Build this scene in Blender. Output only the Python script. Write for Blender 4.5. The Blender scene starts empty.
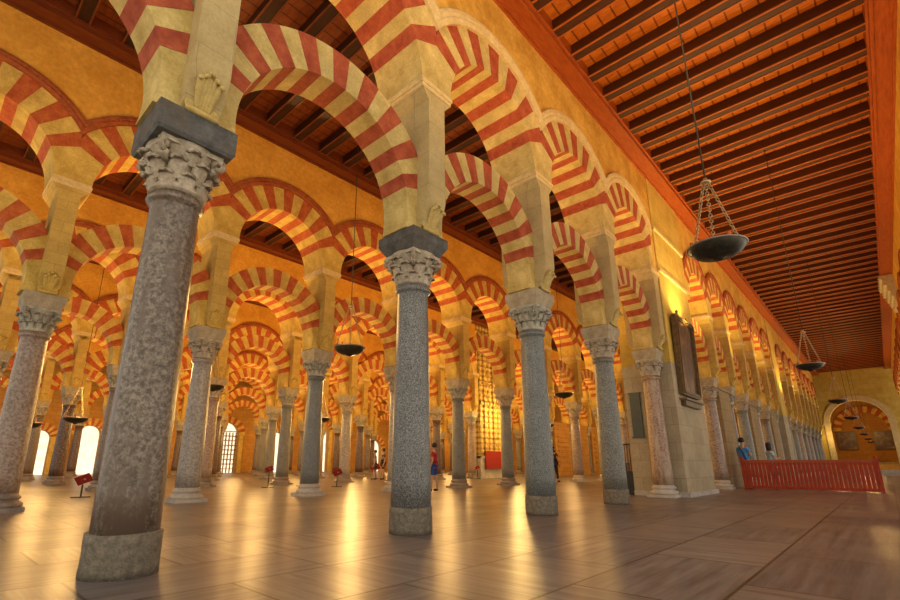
import bpy, bmesh, math, random
from mathutils import Vector, Matrix
random.seed(7)
PI = math.pi
C = bpy.context.scene.collection
SC = bpy.context.scene

# ------------------------------------------------------------------ layout (metres)
S = 3.1                                   # bay length along an arcade
Y0 = 1.287                                # first column of every arcade
ROWX = [-4.343, -11.162, -17.738, -24.31, -30.89, -37.47]
HT = 9.3                                  # top of the arcade walls
FRONT = -4.343

# ------------------------------------------------------------------ camera
F_PX, YAW, PITCH, ROLL, CX, CY = 477.29, .756, .2627, .0028, -26.39, 35.81
CAM = Vector((0, 0, .80))
fw = Vector((-math.sin(YAW)*math.cos(PITCH), math.cos(YAW)*math.cos(PITCH), math.sin(PITCH)))
rt = Vector((math.cos(YAW), math.sin(YAW), 0)); up = rt.cross(fw)
r2 = rt*math.cos(ROLL)+up*math.sin(ROLL); u2 = -rt*math.sin(ROLL)+up*math.cos(ROLL)
cd = bpy.data.cameras.new('camera'); cam = bpy.data.objects.new('camera', cd); C.objects.link(cam)
cd.sensor_width = 36; cd.lens = F_PX/900*36; cd.shift_x = -CX/900; cd.shift_y = CY/900
cd.clip_start = .05; cd.clip_end = 500
M = Matrix((r2, u2, -fw)).transposed().to_4x4(); M.translation = CAM
cam.matrix_world = M
SC.camera = cam

def pix(x, y, z):
    d = Vector((x, y, z))-CAM; w = d.dot(fw)
    if w < .1: return None
    return 450+CX+F_PX*d.dot(r2)/w, 300+CY-F_PX*d.dot(u2)/w
def seen(pts, m=6):
    for p in pts:
        q = pix(*p)
        if q and -m <= q[0] <= 900+m and -m <= q[1] <= 600+m: return True
    return False

# ------------------------------------------------------------------ materials
class NT:
    def __init__(s, name):
        s.m = bpy.data.materials.new(name); s.m.use_nodes = True
        s.t = s.m.node_tree; s.t.nodes.clear()
        s.o = s.n('ShaderNodeOutputMaterial'); s.b = s.n('ShaderNodeBsdfPrincipled')
        s.l(s.b.outputs[0], s.o.inputs[0])
    def n(s, t, **k):
        x = s.t.nodes.new(t)
        for a, v in k.items(): setattr(x, a, v)
        return x
    def l(s, a, b): s.t.links.new(a, b)
    def coord(s, scale=(1, 1, 1), rot=(0, 0, 0), kind='Object', loc=(0, 0, 0)):
        c = s.n('ShaderNodeTexCoord'); m = s.n('ShaderNodeMapping')
        m.inputs['Scale'].default_value = scale; m.inputs['Rotation'].default_value = rot; m.inputs['Location'].default_value = loc
        s.l(c.outputs[kind], m.inputs[0]); return m.outputs[0]
    def noise(s, v, scale, detail=4, rough=.55):
        x = s.n('ShaderNodeTexNoise'); x.inputs['Scale'].default_value = scale
        x.inputs['Detail'].default_value = detail; x.inputs['Roughness'].default_value = rough
        s.l(v, x.inputs['Vector']); return x.outputs['Fac']
    def ramp(s, f, stops):
        r = s.n('ShaderNodeValToRGB'); e = r.color_ramp.elements
        while len(e) < len(stops): e.new(.5)
        for i, (p, c) in enumerate(stops):
            e[i].position = p; e[i].color = (*c, 1)
        s.l(f, r.inputs[0]); return r.outputs[0]
    def mix(s, f, a, b, mode='MIX'):
        x = s.n('ShaderNodeMix', data_type='RGBA', blend_type=mode)
        if isinstance(f, (int, float)): x.inputs[0].default_value = f
        else: s.l(f, x.inputs[0])
        for i, v in ((6, a), (7, b)):
            if isinstance(v, tuple): x.inputs[i].default_value = (*v, 1)
            else: s.l(v, x.inputs[i])
        return x.outputs[2]
    def bump(s, h, strength=.3, dist=.02):
        b = s.n('ShaderNodeBump'); b.inputs['Strength'].default_value = strength; b.inputs['Distance'].default_value = dist
        s.l(h, b.inputs['Height']); s.l(b.outputs[0], s.b.inputs['Normal'])
    def fin(s, col, rough=.7, spec=.5, metal=0):
        if isinstance(col, tuple): s.b.inputs['Base Color'].default_value = (*col, 1)
        else: s.l(col, s.b.inputs['Base Color'])
        if isinstance(rough, (int, float)): s.b.inputs['Roughness'].default_value = rough
        else: s.l(rough, s.b.inputs['Roughness'])
        s.b.inputs['Specular IOR Level'].default_value = spec
        s.b.inputs['Metallic'].default_value = metal
        return s.m

def stone(name, c1, c2, scale=3, rough=.75, grain=40, bump=.35, spec=.3, c3=None):
    t = NT(name); v = t.coord()
    n = t.noise(v, scale, 6, .62)
    col = t.ramp(n, [(.34, c1), (.66, c2)])
    g = t.noise(v, grain, 3)
    if c3: col = t.mix(t.ramp(t.noise(v, scale*.45, 5, .7), [(.52, (0, 0, 0)), (.64, (1, 1, 1))]), col, c3)
    col = t.mix(.35, col, t.ramp(g, [(.3, (.35, .35, .35)), (.7, (1, 1, 1))]), 'MULTIPLY')
    t.bump(g, bump, .012)
    return t.fin(col, rough, spec)
def granite(name, a, b, c, scale=60, rough=.34, streak=None):
    t = NT(name); v = t.coord()
    g = t.noise(v, scale, 3, .75)
    col = t.ramp(g, [(.38, a), (.5, b), (.62, c)])
    big = t.noise(v, 2.2, 5, .6)
    col = t.mix(.6, col, t.ramp(big, [(.3, (.5, .48, .46)), (.7, (1.0, 1.0, 1.0))]), 'MULTIPLY')
    if streak:
        s = t.noise(t.coord((5, 5, .8)), 1.4, 6, .7)
        col = t.mix(t.ramp(s, [(.48, (0, 0, 0)), (.62, (1, 1, 1))]), col, streak)
    t.bump(g, .15, .006)
    rr = t.n('ShaderNodeMapRange'); rr.inputs[3].default_value = rough-.08; rr.inputs[4].default_value = rough+.16
    t.l(big, rr.inputs[0])
    return t.fin(col, rr.outputs[0], .5)
def ashlar(name, c1, c2, joint, bw=.62, bh=.33, axis='yz', rough=.8, mort=.008, mixn=.5):
    t = NT(name)
    tc = t.n('ShaderNodeTexCoord'); sx = t.n('ShaderNodeSeparateXYZ'); t.l(tc.outputs['Object'], sx.inputs[0])
    ad = t.n('ShaderNodeMath', operation='ADD'); t.l(sx.outputs[0], ad.inputs[0]); t.l(sx.outputs[1], ad.inputs[1])
    cb = t.n('ShaderNodeCombineXYZ'); t.l(ad.outputs[0], cb.inputs[0]); t.l(sx.outputs[2], cb.inputs[1])
    br = t.n('ShaderNodeTexBrick'); t.l(cb.outputs[0], br.inputs['Vector'])
    br.inputs['Scale'].default_value = 1; br.inputs['Brick Width'].default_value = bw; br.inputs['Row Height'].default_value = bh
    br.inputs['Mortar Size'].default_value = mort; br.inputs['Mortar Smooth'].default_value = .4
    br.inputs['Color1'].default_value = (*c1, 1); br.inputs['Color2'].default_value = (*c2, 1); br.inputs['Mortar'].default_value = (*joint, 1)
    v = tc.outputs['Object']
    n = t.noise(v, 2.5, 7, .65); g = t.noise(v, 30, 4, .6)
    col = t.mix(mixn, br.outputs[0], t.ramp(n, [(.3, (.55, .50, .42)), (.68, (1, 1, 1))]), 'MULTIPLY')
    col = t.mix(.3, col, t.ramp(g, [(.3, (.4, .38, .35)), (.7, (1, 1, 1))]), 'MULTIPLY')
    t.bump(g, .4, .015)
    return t.fin(col, rough, .25)
def wood(name, c1, c2, sc=(2, 14, 14), rough=.5, spec=.4, plank=None):
    t = NT(name); v = t.coord(sc)
    n = t.noise(v, 1.6, 6, .65); col = t.ramp(n, [(.32, c1), (.68, c2)])
    if plank:
        w = t.n('ShaderNodeTexWave', wave_type='BANDS', bands_direction='X'); t.l(t.coord(), w.inputs[0])
        w.inputs['Scale'].default_value = plank; w.inputs['Distortion'].default_value = 0
        col = t.mix(t.ramp(w.outputs['Fac'], [(.0, (1, 1, 1)), (.06, (0, 0, 0))]), col, (c1[0]*.35, c1[1]*.3, c1[2]*.3))
    t.bump(n, .2, .01)
    return t.fin(col, rough, spec)
def plain(name, c, rough=.6, metal=0, spec=.4, var=.25, sc=6):
    t = NT(name); n = t.noise(t.coord(), sc, 4)
    return t.fin(t.mix(1.0, c, t.ramp(n, [(.3, (1-var,)*3), (.7, (1, 1, 1))]), 'MULTIPLY'), rough, spec, metal)

CREAM = stone('cream_voussoir_stone', (.50, .35, .10), (.78, .59, .22), 3.5, c3=(.58, .43, .16))
RED = stone('red_brick_voussoir', (.34, .055, .022), (.52, .12, .045), 6, grain=26, bump=.5)
CREAM2 = stone('golden_voussoir_stone', (.56, .36, .07), (.84, .60, .15), 3.5, c3=(.60, .38, .09))
RED2 = stone('orange_red_voussoir', (.42, .07, .02), (.60, .16, .04), 6, grain=26, bump=.5)
PIER = ashlar('pier_ashlar', (.62, .48, .22), (.56, .43, .20), (.42, .32, .15), .62, .5, mort=.004)
PIER2 = ashlar('golden_pier_ashlar', (.70, .49, .13), (.62, .42, .11), (.46, .30, .10), .46, .22, mort=.005)
PLASTER = stone('ochre_plaster', (.58, .29, .035), (.86, .52, .10), 1.3, rough=.85, grain=12, bump=.1)
PLASTER2 = stone('orange_plaster', (.68, .31, .035), (.86, .45, .07), 1.1, rough=.85, grain=12, bump=.1)
MOULD = stone('cream_moulding', (.68, .48, .20), (.80, .62, .30), 4, grain=20)
MOULDR = stone('red_moulding', (.32, .07, .02), (.45, .12, .03), 5, grain=20)
CAPITAL = stone('carved_capital_stone', (.36, .29, .20), (.66, .57, .43), 7, grain=35, bump=.6, c3=(.42, .33, .24))
CAPITAL2 = stone('grey_capital_stone', (.32, .30, .24), (.58, .54, .43), 7, grain=35, bump=.6)
SLATE = stone('slate_impost_stone', (.065, .065, .062), (.17, .165, .155), 6, rough=.6, grain=45, bump=.7, c3=(.12, .095, .07))
IMPOST = stone('pale_impost_stone', (.36, .29, .19), (.54, .45, .30), 6, bump=.6)
COLLAR = stone('rough_collar_stone', (.15, .125, .09), (.30, .25, .18), 20, grain=60, bump=.9)
SHAFTS = {
 'brown': granite('brown_mottled_marble', (.11, .078, .05), (.21, .16, .115), (.34, .275, .205), 26, .30, (.15, .10, .07)),
 'speckled': granite('speckled_granite', (.075, .077, .076), (.19, .19, .178), (.38, .375, .345), 62, .33),
 'blue': granite('blue_grey_granite', (.09, .10, .098), (.185, .195, .185), (.31, .315, .29), 60, .32),
 'grey': granite('grey_green_marble', (.11, .112, .095), (.20, .20, .17), (.33, .32, .27), 40, .36),
 'pink': granite('reddish_marble', (.24, .12, .06), (.36, .21, .125), (.47, .34, .24), 22, .3, (.44, .33, .23)),
 'lilac': granite('pale_lilac_marble', (.26, .22, .18), (.38, .34, .29), (.48, .44, .38), 20, .28),
 'rose': granite('pale_rose_marble', (.25, .16, .11), (.36, .26, .20), (.46, .37, .29), 20, .32),
 'dark': granite('dark_brown_marble', (.05, .03, .025), (.12, .07, .05), (.22, .14, .10), 20, .3),
}
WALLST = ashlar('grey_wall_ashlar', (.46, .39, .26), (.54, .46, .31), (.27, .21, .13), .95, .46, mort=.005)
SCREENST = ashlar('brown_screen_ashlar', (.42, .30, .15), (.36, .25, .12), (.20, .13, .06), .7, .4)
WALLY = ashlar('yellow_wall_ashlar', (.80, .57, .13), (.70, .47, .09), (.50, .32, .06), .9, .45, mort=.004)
BRICKO = ashlar('orange_wall_masonry', (.62, .33, .08), (.55, .27, .06), (.30, .14, .03), .7, .3)
BOARD = wood('painted_ceiling_boards', (.40, .085, .008), (.68, .21, .018), (3, 9, 3), plank=1.15)
BEAM = wood('dark_ceiling_beam_wood', (.035, .010, .004), (.085, .022, .006), (2, 14, 14))
BEAMB = wood('red_ceiling_beam_edge', (.34, .07, .008), (.52, .14, .014), (2, 14, 14))
BORDER = wood('red_ceiling_border_wood', (.26, .045, .006), (.42, .09, .010), (14, 2, 14))
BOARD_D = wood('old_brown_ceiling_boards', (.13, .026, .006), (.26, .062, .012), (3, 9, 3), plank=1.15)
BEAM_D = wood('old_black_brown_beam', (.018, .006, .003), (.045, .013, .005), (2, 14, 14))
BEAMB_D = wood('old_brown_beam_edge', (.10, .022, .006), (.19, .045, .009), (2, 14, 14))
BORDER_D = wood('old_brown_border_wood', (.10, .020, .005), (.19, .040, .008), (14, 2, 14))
FENCEW = wood('red_fence_slat_wood', (.24, .022, .008), (.46, .065, .02), (14, 14, 2), .55, .25)
DARKW = wood('dark_bronze_frame_wood', (.07, .04, .013), (.20, .12, .04), (6, 6, 6), .4)
BENCHW = wood('grey_brown_bench_wood', (.12, .08, .05), (.26, .19, .13), (8, 8, 8), .6)
IRON = plain('dark_iron', (.045, .042, .035), .42, .7)
DISHM = plain('dark_bronze_dish', (.085, .082, .06), .38, .75, var=.5, sc=9)
RIMM = plain('silvered_rim', (.36, .28, .24), .35, .8)
CHAINM = plain('brass_chain', (.60, .42, .22), .35, .8)
GLASSCUP = plain('red_glass_cup', (.55, .12, .05), .15)
CORDM = plain('dark_cord', (.05, .035, .02), .6)
PALE = stone('pale_plinth_marble', (.42, .38, .33), (.62, .57, .50), 4)
WHITEST = stone('white_carved_stone', (.55, .47, .32), (.74, .66, .48), 8, grain=22, bump=.6)
CARVED = None
def carved_mat():
    t = NT('carved_gilded_lattice_stone'); v = t.coord()
    vo = t.n('ShaderNodeTexVoronoi', feature='F1'); vo.inputs['Scale'].default_value = 3.2; vo.inputs['Randomness'].default_value = 0.0
    t.l(v, vo.inputs['Vector'])
    col = t.ramp(vo.outputs['Distance'], [(.12, (.82, .62, .22)), (.42, (.62, .42, .12)), (.62, (.26, .15, .04))])
    t.bump(vo.outputs['Distance'], 1, .08)
    return t.fin(col, .6, .4)
CARVED = carved_mat()
def floor_mat():
    t = NT('marble_slab_floor')
    tc = t.n('ShaderNodeTexCoord'); sx = t.n('ShaderNodeSeparateXYZ'); t.l(tc.outputs['Object'], sx.inputs[0])
    cb = t.n('ShaderNodeCombineXYZ')
    def add(o, k):
        a = t.n('ShaderNodeMath', operation='ADD'); t.l(o, a.inputs[0]); a.inputs[1].default_value = k; return a.outputs[0]
    t.l(add(sx.outputs[1], 100.32), cb.inputs[0]); t.l(add(sx.outputs[0], 85.16), cb.inputs[1])
    br = t.n('ShaderNodeTexBrick'); t.l(cb.outputs[0], br.inputs['Vector'])
    br.offset = .5; br.inputs['Scale'].default_value = 1; br.inputs['Brick Width'].default_value = 1.62; br.inputs['Row Height'].default_value = .86
    br.inputs['Mortar Size'].default_value = .016; br.inputs['Mortar Smooth'].default_value = .5; br.inputs['Bias'].default_value = 0
    br.inputs['Color1'].default_value = (.0, .0, .0, 1); br.inputs['Color2'].default_value = (1, 1, 1, 1); br.inputs['Mortar'].default_value = (.5, .5, .5, 1)
    # veins: two directions chosen per slab
    def veins(sc, rot):
        m = t.n('ShaderNodeMapping'); m.inputs['Scale'].default_value = sc; m.inputs['Rotation'].default_value = (0, 0, rot)
        t.l(tc.outputs['Object'], m.inputs[0])
        return t.noise(m.outputs[0], 1.5, 7, .68)
    va, vb = veins((9, .55, 1), .25), veins((.6, 9, 1), .35)
    mx = t.n('ShaderNodeMix', data_type='FLOAT')
    st = t.ramp(br.outputs[0], [(.48, (0, 0, 0)), (.52, (1, 1, 1))])
    t.l(st, mx.inputs[0]); t.l(va, mx.inputs[2]); t.l(vb, mx.inputs[3])
    col = t.ramp(mx.outputs[0], [(.30, (.125, .10, .088)), (.5, (.25, .215, .195)), (.70, (.37, .33, .305))])
    tone = t.ramp(br.outputs[0], [(0, (.62, .63, .68)), (1, (1.0, .97, .93))])
    col = t.mix(1.0, col, tone, 'MULTIPLY')
    wear = t.noise(tc.outputs['Object'], .55, 5, .6)
    col = t.mix(.5, col, t.ramp(wear, [(.3, (.62, .6, .6)), (.7, (1, 1, 1))]), 'MULTIPLY')
    col = t.mix(br.outputs['Fac'], col, (.05, .035, .025))
    rr = t.n('ShaderNodeMapRange'); rr.inputs[3].default_value = .22; rr.inputs[4].default_value = .42
    t.l(t.noise(tc.outputs['Object'], 1.3, 5, .6), rr.inputs[0])
    hb = t.n('ShaderNodeMath', operation='SUBTRACT'); t.l(t.noise(tc.outputs['Object'], 1.6, 1, .4), hb.inputs[0]); t.l(br.outputs['Fac'], hb.inputs[1])
    t.bump(hb.outputs[0], .06, .012)
    return t.fin(col, rr.outputs[0], .24)
FLOOR = floor_mat()
SUNPAVE = stone('outdoor_paving', (.5, .45, .36), (.7, .65, .55), 2)
SKIN = plain('skin', (.55, .32, .22), .5)
HAIRM = plain('dark_hair', (.03, .02, .015), .6)
def cloth(n, c): return plain(n, c, .8, sc=12, var=.3)
PAINT = None
def painting_mat():
    t = NT('old_oil_painting'); n = t.noise(t.coord((1, 1.3, .9)), 2.6, 6, .7)
    return t.fin(t.ramp(n, [(.3, (.02, .012, .006)), (.5, (.10, .05, .018)), (.62, (.28, .15, .05)), (.75, (.40, .26, .11))]), .35)
PAINT = painting_mat()

# ------------------------------------------------------------------ mesh helper
class MB:
    def __init__(s): s.v = []; s.f = []; s.mi = []; s.sm = []
    def add(s, vs, fs, mi=0, smooth=False):
        k = len(s.v); s.v += [tuple(p) for p in vs]
        for f in fs:
            s.f.append(tuple(k+i for i in f)); s.mi.append(mi); s.sm.append(smooth)
        return s
    def box(s, a, b, mi=0, T=None):
        x0, y0, z0 = a; x1, y1, z1 = b
        vs = [(x0,y0,z0),(x1,y0,z0),(x1,y1,z0),(x0,y1,z0),(x0,y0,z1),(x1,y0,z1),(x1,y1,z1),(x0,y1,z1)]
        if T: vs = [T @ Vector(p) for p in vs]
        return s.add(vs, [(0,3,2,1),(4,5,6,7),(0,1,5,4),(1,2,6,5),(2,3,7,6),(3,0,4,7)], mi)
    def lathe(s, prof, n=28, c=(0, 0), mi=0, smooth=True, T=None):
        vs = []; m = len(prof)
        for i in range(n):
            a = 2*PI*i/n
            for r, z in prof:
                p = Vector((c[0]+r*math.cos(a), c[1]+r*math.sin(a), z)); vs.append(T @ p if T else p)
        fs = [(i*m+j, ((i+1) % n)*m+j, ((i+1) % n)*m+j+1, i*m+j+1) for i in range(n) for j in range(m-1)]
        s.add(vs, fs, mi, smooth)
        k = len(s.v)-len(vs)
        for j, flip in ((0, True), (m-1, False)):
            if prof[j][0] > 1e-5:
                ring = [k+i*m+j for i in range(n)]
                s.f.append(tuple(reversed(ring)) if flip else tuple(ring)); s.mi.append(mi); s.sm.append(False)
        return s
    def prism(s, poly, x0, x1, axis='x', mi=0, T=None, smooth=False):
        # poly in the plane across the axis: axis x -> (y,z); axis y -> (x,z); axis z -> (x,y)
        def P(a, b, h): return {'x': (h, a, b), 'y': (a, h, b), 'z': (a, b, h)}[axis]
        n = len(poly); vs = [P(a, b, x0) for a, b in poly]+[P(a, b, x1) for a, b in poly]
        if T: vs = [T @ Vector(p) for p in vs]
        s.add(vs, [(i, (i+1) % n, n+(i+1) % n, n+i) for i in range(n)], mi, smooth)
        s.add([vs[i] for i in range(n)], [tuple(range(n-1, -1, -1))], mi); s.add([vs[n+i] for i in range(n)], [tuple(range(n))], mi)
        return s
    def tube(s, pts, r, n=8, mi=0, closed=False):
        pts = [Vector(p) for p in pts]; m = len(pts); vs = []
        rs = r if isinstance(r, (list, tuple)) else [r]*m
        for i, p in enumerate(pts):
            if closed: t = pts[(i+1) % m]-pts[i-1]
            else: t = pts[min(i+1, m-1)]-pts[max(i-1, 0)]
            t.normalize(); a = t.cross(Vector((0, 0, 1)))
            if a.length < .05: a = t.cross(Vector((0, 1, 0)))
            a.normalize(); b = t.cross(a)
            for k in range(n):
                q = 2*PI*k/n; vs.append(p+(a*math.cos(q)+b*math.sin(q))*rs[i])
        R = range(m if closed else m-1)
        fs = [(i*n+k, i*n+(k+1) % n, ((i+1) % m)*n+(k+1) % n, ((i+1) % m)*n+k) for i in R for k in range(n)]
        if not closed: fs += [tuple(range(n-1, -1, -1)), tuple((m-1)*n+k for k in range(n))]
        return s.add(vs, fs, mi, True)
    def mesh(s, name, mats):
        me = bpy.data.meshes.new(name); me.from_pydata(s.v, [], s.f)
        for m in (mats if isinstance(mats, (list, tuple)) else [mats]): me.materials.append(m)
        me.polygons.foreach_set('material_index', s.mi); me.polygons.foreach_set('use_smooth', s.sm)
        b = bmesh.new(); b.from_mesh(me); bmesh.ops.recalc_face_normals(b, faces=b.faces); b.to_mesh(me); b.free()
        me.update(); return me
    def obj(s, name, mats, parent=None): return link(name, s.mesh(name, mats), parent)

def link(name, me, parent=None, loc=(0, 0, 0)):
    o = bpy.data.objects.new(name, me); C.objects.link(o); o.parent = parent; o.location = loc; return o
def empty(name, loc=(0, 0, 0), rz=0):
    o = bpy.data.objects.new(name, None); C.objects.link(o); o.location = loc; o.rotation_euler = (0, 0, rz)
    o.empty_display_size = .2; return o
def tag(o, label=None, cat=None, group=None, kind=None):
    for k, v in (('label', label), ('category', cat), ('group', group), ('kind', kind)):
        if v: o[k] = v
    return o
def copy_tree(o, parent=None):
    c = o.copy(); C.objects.link(c); c.parent = parent
    for ch in o.children: copy_tree(ch, c)
    return c
def struct(o): o['kind'] = 'structure'; return o

ORD = ['first', 'second', 'third', 'fourth', 'fifth', 'sixth', 'seventh', 'eighth', 'ninth', 'tenth', 'eleventh', 'twelfth', 'thirteenth',
       'fourteenth', 'fifteenth', 'sixteenth', 'seventeenth', 'eighteenth', 'nineteenth', 'twentieth', 'twenty-first', 'twenty-second']
ROWN = ['front arcade', 'second arcade back', 'third arcade back', 'fourth arcade back', 'fifth arcade back', 'sixth arcade back']

# ------------------------------------------------------------------ column pieces (shared meshes, base on z = 0)
ZS, ZC, ZA = 3.13, 3.58, 3.85             # shaft top, capital top, impost top
def shaft_mesh(name, mat, r0=.25, r1=.205, z0=.24):
    m = MB(); prof = [(r0, z0)]
    for i in range(1, 9):
        t = i/8; prof.append((r0+(r1-r0)*t**1.3, z0+(ZS-.12-z0)*t))
    prof += [(r1+.012, ZS-.10), (r1+.03, ZS-.085), (r1+.042, ZS-.06), (r1+.03, ZS-.032), (r1+.008, ZS-.02), (r1+.008, ZS)]
    return m.lathe(prof, 36).mesh(name, mat)
def rough_base_mesh(name='base', h=.30, r=.262):
    rnd = random.Random(3); m = MB(); n = 36; rows = 5; vs = []
    for j in range(rows+1):
        z = h*j/rows
        for i in range(n):
            a = 2*PI*i/n; rr = r+rnd.uniform(-.004, .004); zz = z+(rnd.uniform(-.005, .005) if j == rows else 0)
            vs.append((rr*math.cos(a), rr*math.sin(a), zz))
    fs = [(j*n+i, j*n+(i+1) % n, (j+1)*n+(i+1) % n, (j+1)*n+i) for j in range(rows) for i in range(n)]
    fs += [tuple(range(n-1, -1, -1)), tuple(rows*n+i for i in range(n))]
    return m.add(vs, fs, 0, True).mesh(name, COLLAR)
def attic_base_mesh(mat):
    m = MB(); m.box((-.33, -.33, 0), (.33, .33, .07))
    p = [(.32, .07), (.335, .10), (.335, .125), (.315, .15), (.285, .16), (.262, .185), (.268, .20), (.29, .21), (.295, .235), (.28, .255), (.256, .265), (.256, .30)]
    return m.lathe(p, 32).mesh('base', mat)
def capital_mesh(mat, kind=0):
    m = MB(); H = ZC-ZS
    bell = lambda z: .20+.11*(z/H)**2.2
    m.lathe([(.20, 0), (.235, .015), (.24, .035), (.225, .05)]+[(bell(z*H/10), z*H/10) for z in range(2, 11)], 32)
    def leaf(a, w, z0, h, out):
        n = 7; k = 5; vs = []
        for i in range(n+1):
            t = i/n
            if t < .75: z = z0+h*t/.75; rr = bell(min(z, H))+.018+.03*t
            else:
                q = (t-.75)/.25*PI*.8; z = z0+h+out*.45*math.sin(q)-out*.35*(1-math.cos(q)); rr = bell(min(z0+h, H))+.04+out*(1-math.cos(q))*.62
            ww = w*(1-.25*t**3)*(1+.12*math.sin(t*PI*5))*(.75 if i == n else 1)
            for j in range(k):
                u = (j/(k-1)-.5)*2; ridge = .022*(1-abs(u))-.012*math.cos(u*PI*2)
                th = a+u*ww/.24/2
                R = rr+ridge
                vs.append((R*math.cos(th), R*math.sin(th), z-.02*abs(u)*t))
        m_ = len(vs); back = []
        for i in range(n+1):
            for j in range(k):
                x, y, z = vs[i*k+j]; L = math.hypot(x, y); s_ = (L-.022)/L
                back.append((x*s_, y*s_, z-(.012 if i > n*.7 else 0)))
        allv = vs+back
        fs = [(i*k+j, i*k+j+1, (i+1)*k+j+1, (i+1)*k+j) for i in range(n) for j in range(k-1)]
        fs += [(m_+i*k+j, m_+(i+1)*k+j, m_+(i+1)*k+j+1, m_+i*k+j+1) for i in range(n) for j in range(k-1)]
        for i in range(n):
            fs += [(i*k, (i+1)*k, m_+(i+1)*k, m_+i*k), (i*k+k-1, m_+i*k+k-1, m_+(i+1)*k+k-1, (i+1)*k+k-1)]
        fs += [tuple(n*k+j for j in range(k))+tuple(m_+n*k+j for j in range(k-1, -1, -1))]
        m.add(allv, fs, 0, True)
    if kind == 0:
        for i in range(8): leaf(2*PI*i/8, .17, .03, .13, .032)
        for i in range(8): leaf(2*PI*(i+.5)/8, .16, .10, .19, .036)
        for i in range(4): leaf(2*PI*i/4, .13, .24, .13, .035)
    else:
        for i in range(12): leaf(2*PI*i/12, .085, .03, .16, .035)
        for i in range(12): leaf(2*PI*(i+.5)/12, .08, .17, .17, .04)
    for i in range(4):                     # corner volutes
        a = PI/4+i*PI/2; d = Vector((math.cos(a), math.sin(a), 0)); tt = Vector((-d.y, d.x, 0))
        pts = []
        for k in range(15):
            q = k/14; an = -PI*.5+q*PI*2.6; rad = .075*(1-.72*q)
            c = d*.345+Vector((0, 0, H-.095))
            pts.append(c+d*(-rad*math.cos(an))+Vector((0, 0, 1))*(-rad*math.sin(an)*-1))
        pts = [d*.24+Vector((0, 0, H-.2))]+pts
        m.tube(pts, [.026]+[.036-.012*k/14 for k in range(15)], 7)
    m.box((-.27, -.27, H-.045), (.27, .27, H))
    for i in range(4):
        a = i*PI/2; m.lathe([(0, -.02), (.03, -.012), (.045, 0), (.03, .012), (0, .02)], 8, T=Matrix.Rotation(a, 4, 'Z') @ Matrix.Translation((.275, 0, H-.03)) @ Matrix.Rotation(PI/2, 4, 'Y'))
    return m.mesh('capital', mat)
def impost_mesh(mat, a=.33, tall=.27, under=.27):
    m = MB()
    lv = [(under, 0), (a, tall*.55), (a, tall)] if under < a-.03 else [(a-.02, 0), (a, .03), (a, tall)]
    vs = []
    for h, z in lv: vs += [(-h, -h, z), (h, -h, z), (h, h, z), (-h, h, z)]
    fs = [(3, 2, 1, 0)]; n = len(lv)
    for i in range(n-1):
        for k in range(4): fs.append((i*4+k, i*4+(k+1) % 4, i*4+4+(k+1) % 4, i*4+4+k))
    fs.append(tuple((n-1)*4+k for k in range(4)))
    return m.add(vs, fs).mesh('impost_block', mat)
BASES = {'rough': rough_base_mesh(), 'attic': attic_base_mesh(PALE), 'attic_dark': attic_base_mesh(stone('grey_base_stone', (.22, .18, .15), (.38, .32, .27), 5))}
SH = {k: shaft_mesh('shaft', v) for k, v in SHAFTS.items()}
SH['brown_slim'] = shaft_mesh('shaft', SHAFTS['brown'], .236, .20)
CAPS = [capital_mesh(CAPITAL, 0), capital_mesh(CAPITAL2, 1)]
IMPS = {'slate_big': impost_mesh(SLATE, .345, .27, .345), 'slate': impost_mesh(SLATE, .345, .27, .26), 'stone': impost_mesh(IMPOST, .325, .27, .27)}
def make_column(shaft, base, cap, imp, x, y, label, group, s=1.0):
    t = empty('marble_column', (x, y, 0))
    link('base', BASES[base], t); link('shaft', SH[shaft], t)
    link('capital', CAPS[cap], t, (0, 0, ZS)); link('impost_block', IMPS[imp], t, (0, 0, ZC))
    return tag(t, label, 'column', group)

# ------------------------------------------------------------------ pier above a column
ZU = 6.18                                  # springing line of the upper arches
HX = .46                                   # half thickness of the upper arcade
def pier_mesh(mat):
    m = MB()
    # broadening from the impost to the full depth by a convex corbelled foot
    prof = [(.27, ZA), (.30, ZA+.05), (.33, ZA+.10), (.37, ZA+.18), (.42, ZA+.30), (HX, ZA+.46), (HX, 6.0)]
    poly = prof+[(-x, z) for x, z in reversed(prof)]
    m.prism(poly, -.17, .17, 'y')
    vs = []
    for h, k, z in ((.17, HX, 5.86), (.30, HX, 6.02)):
        vs += [(-k, -h, z), (k, -h, z), (k, h, z), (-k, h, z)]
    m.add(vs, [(3, 2, 1, 0), (0, 1, 5, 4), (1, 2, 6, 5), (2, 3, 7, 6), (3, 0, 4, 7), (4, 5, 6, 7)])
    return m.mesh('shaft_block', mat)
def cornice_mesh(mat):
    m = MB(); m.box((-HX-.008, -.31, 6.02), (HX+.008, .31, 6.08)); m.box((-HX-.022, -.33, 6.08), (HX+.022, .33, 6.14)); m.box((-HX, -.32, 6.14), (HX, .32, ZU))
    return m.mesh('cornice', mat)
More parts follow.
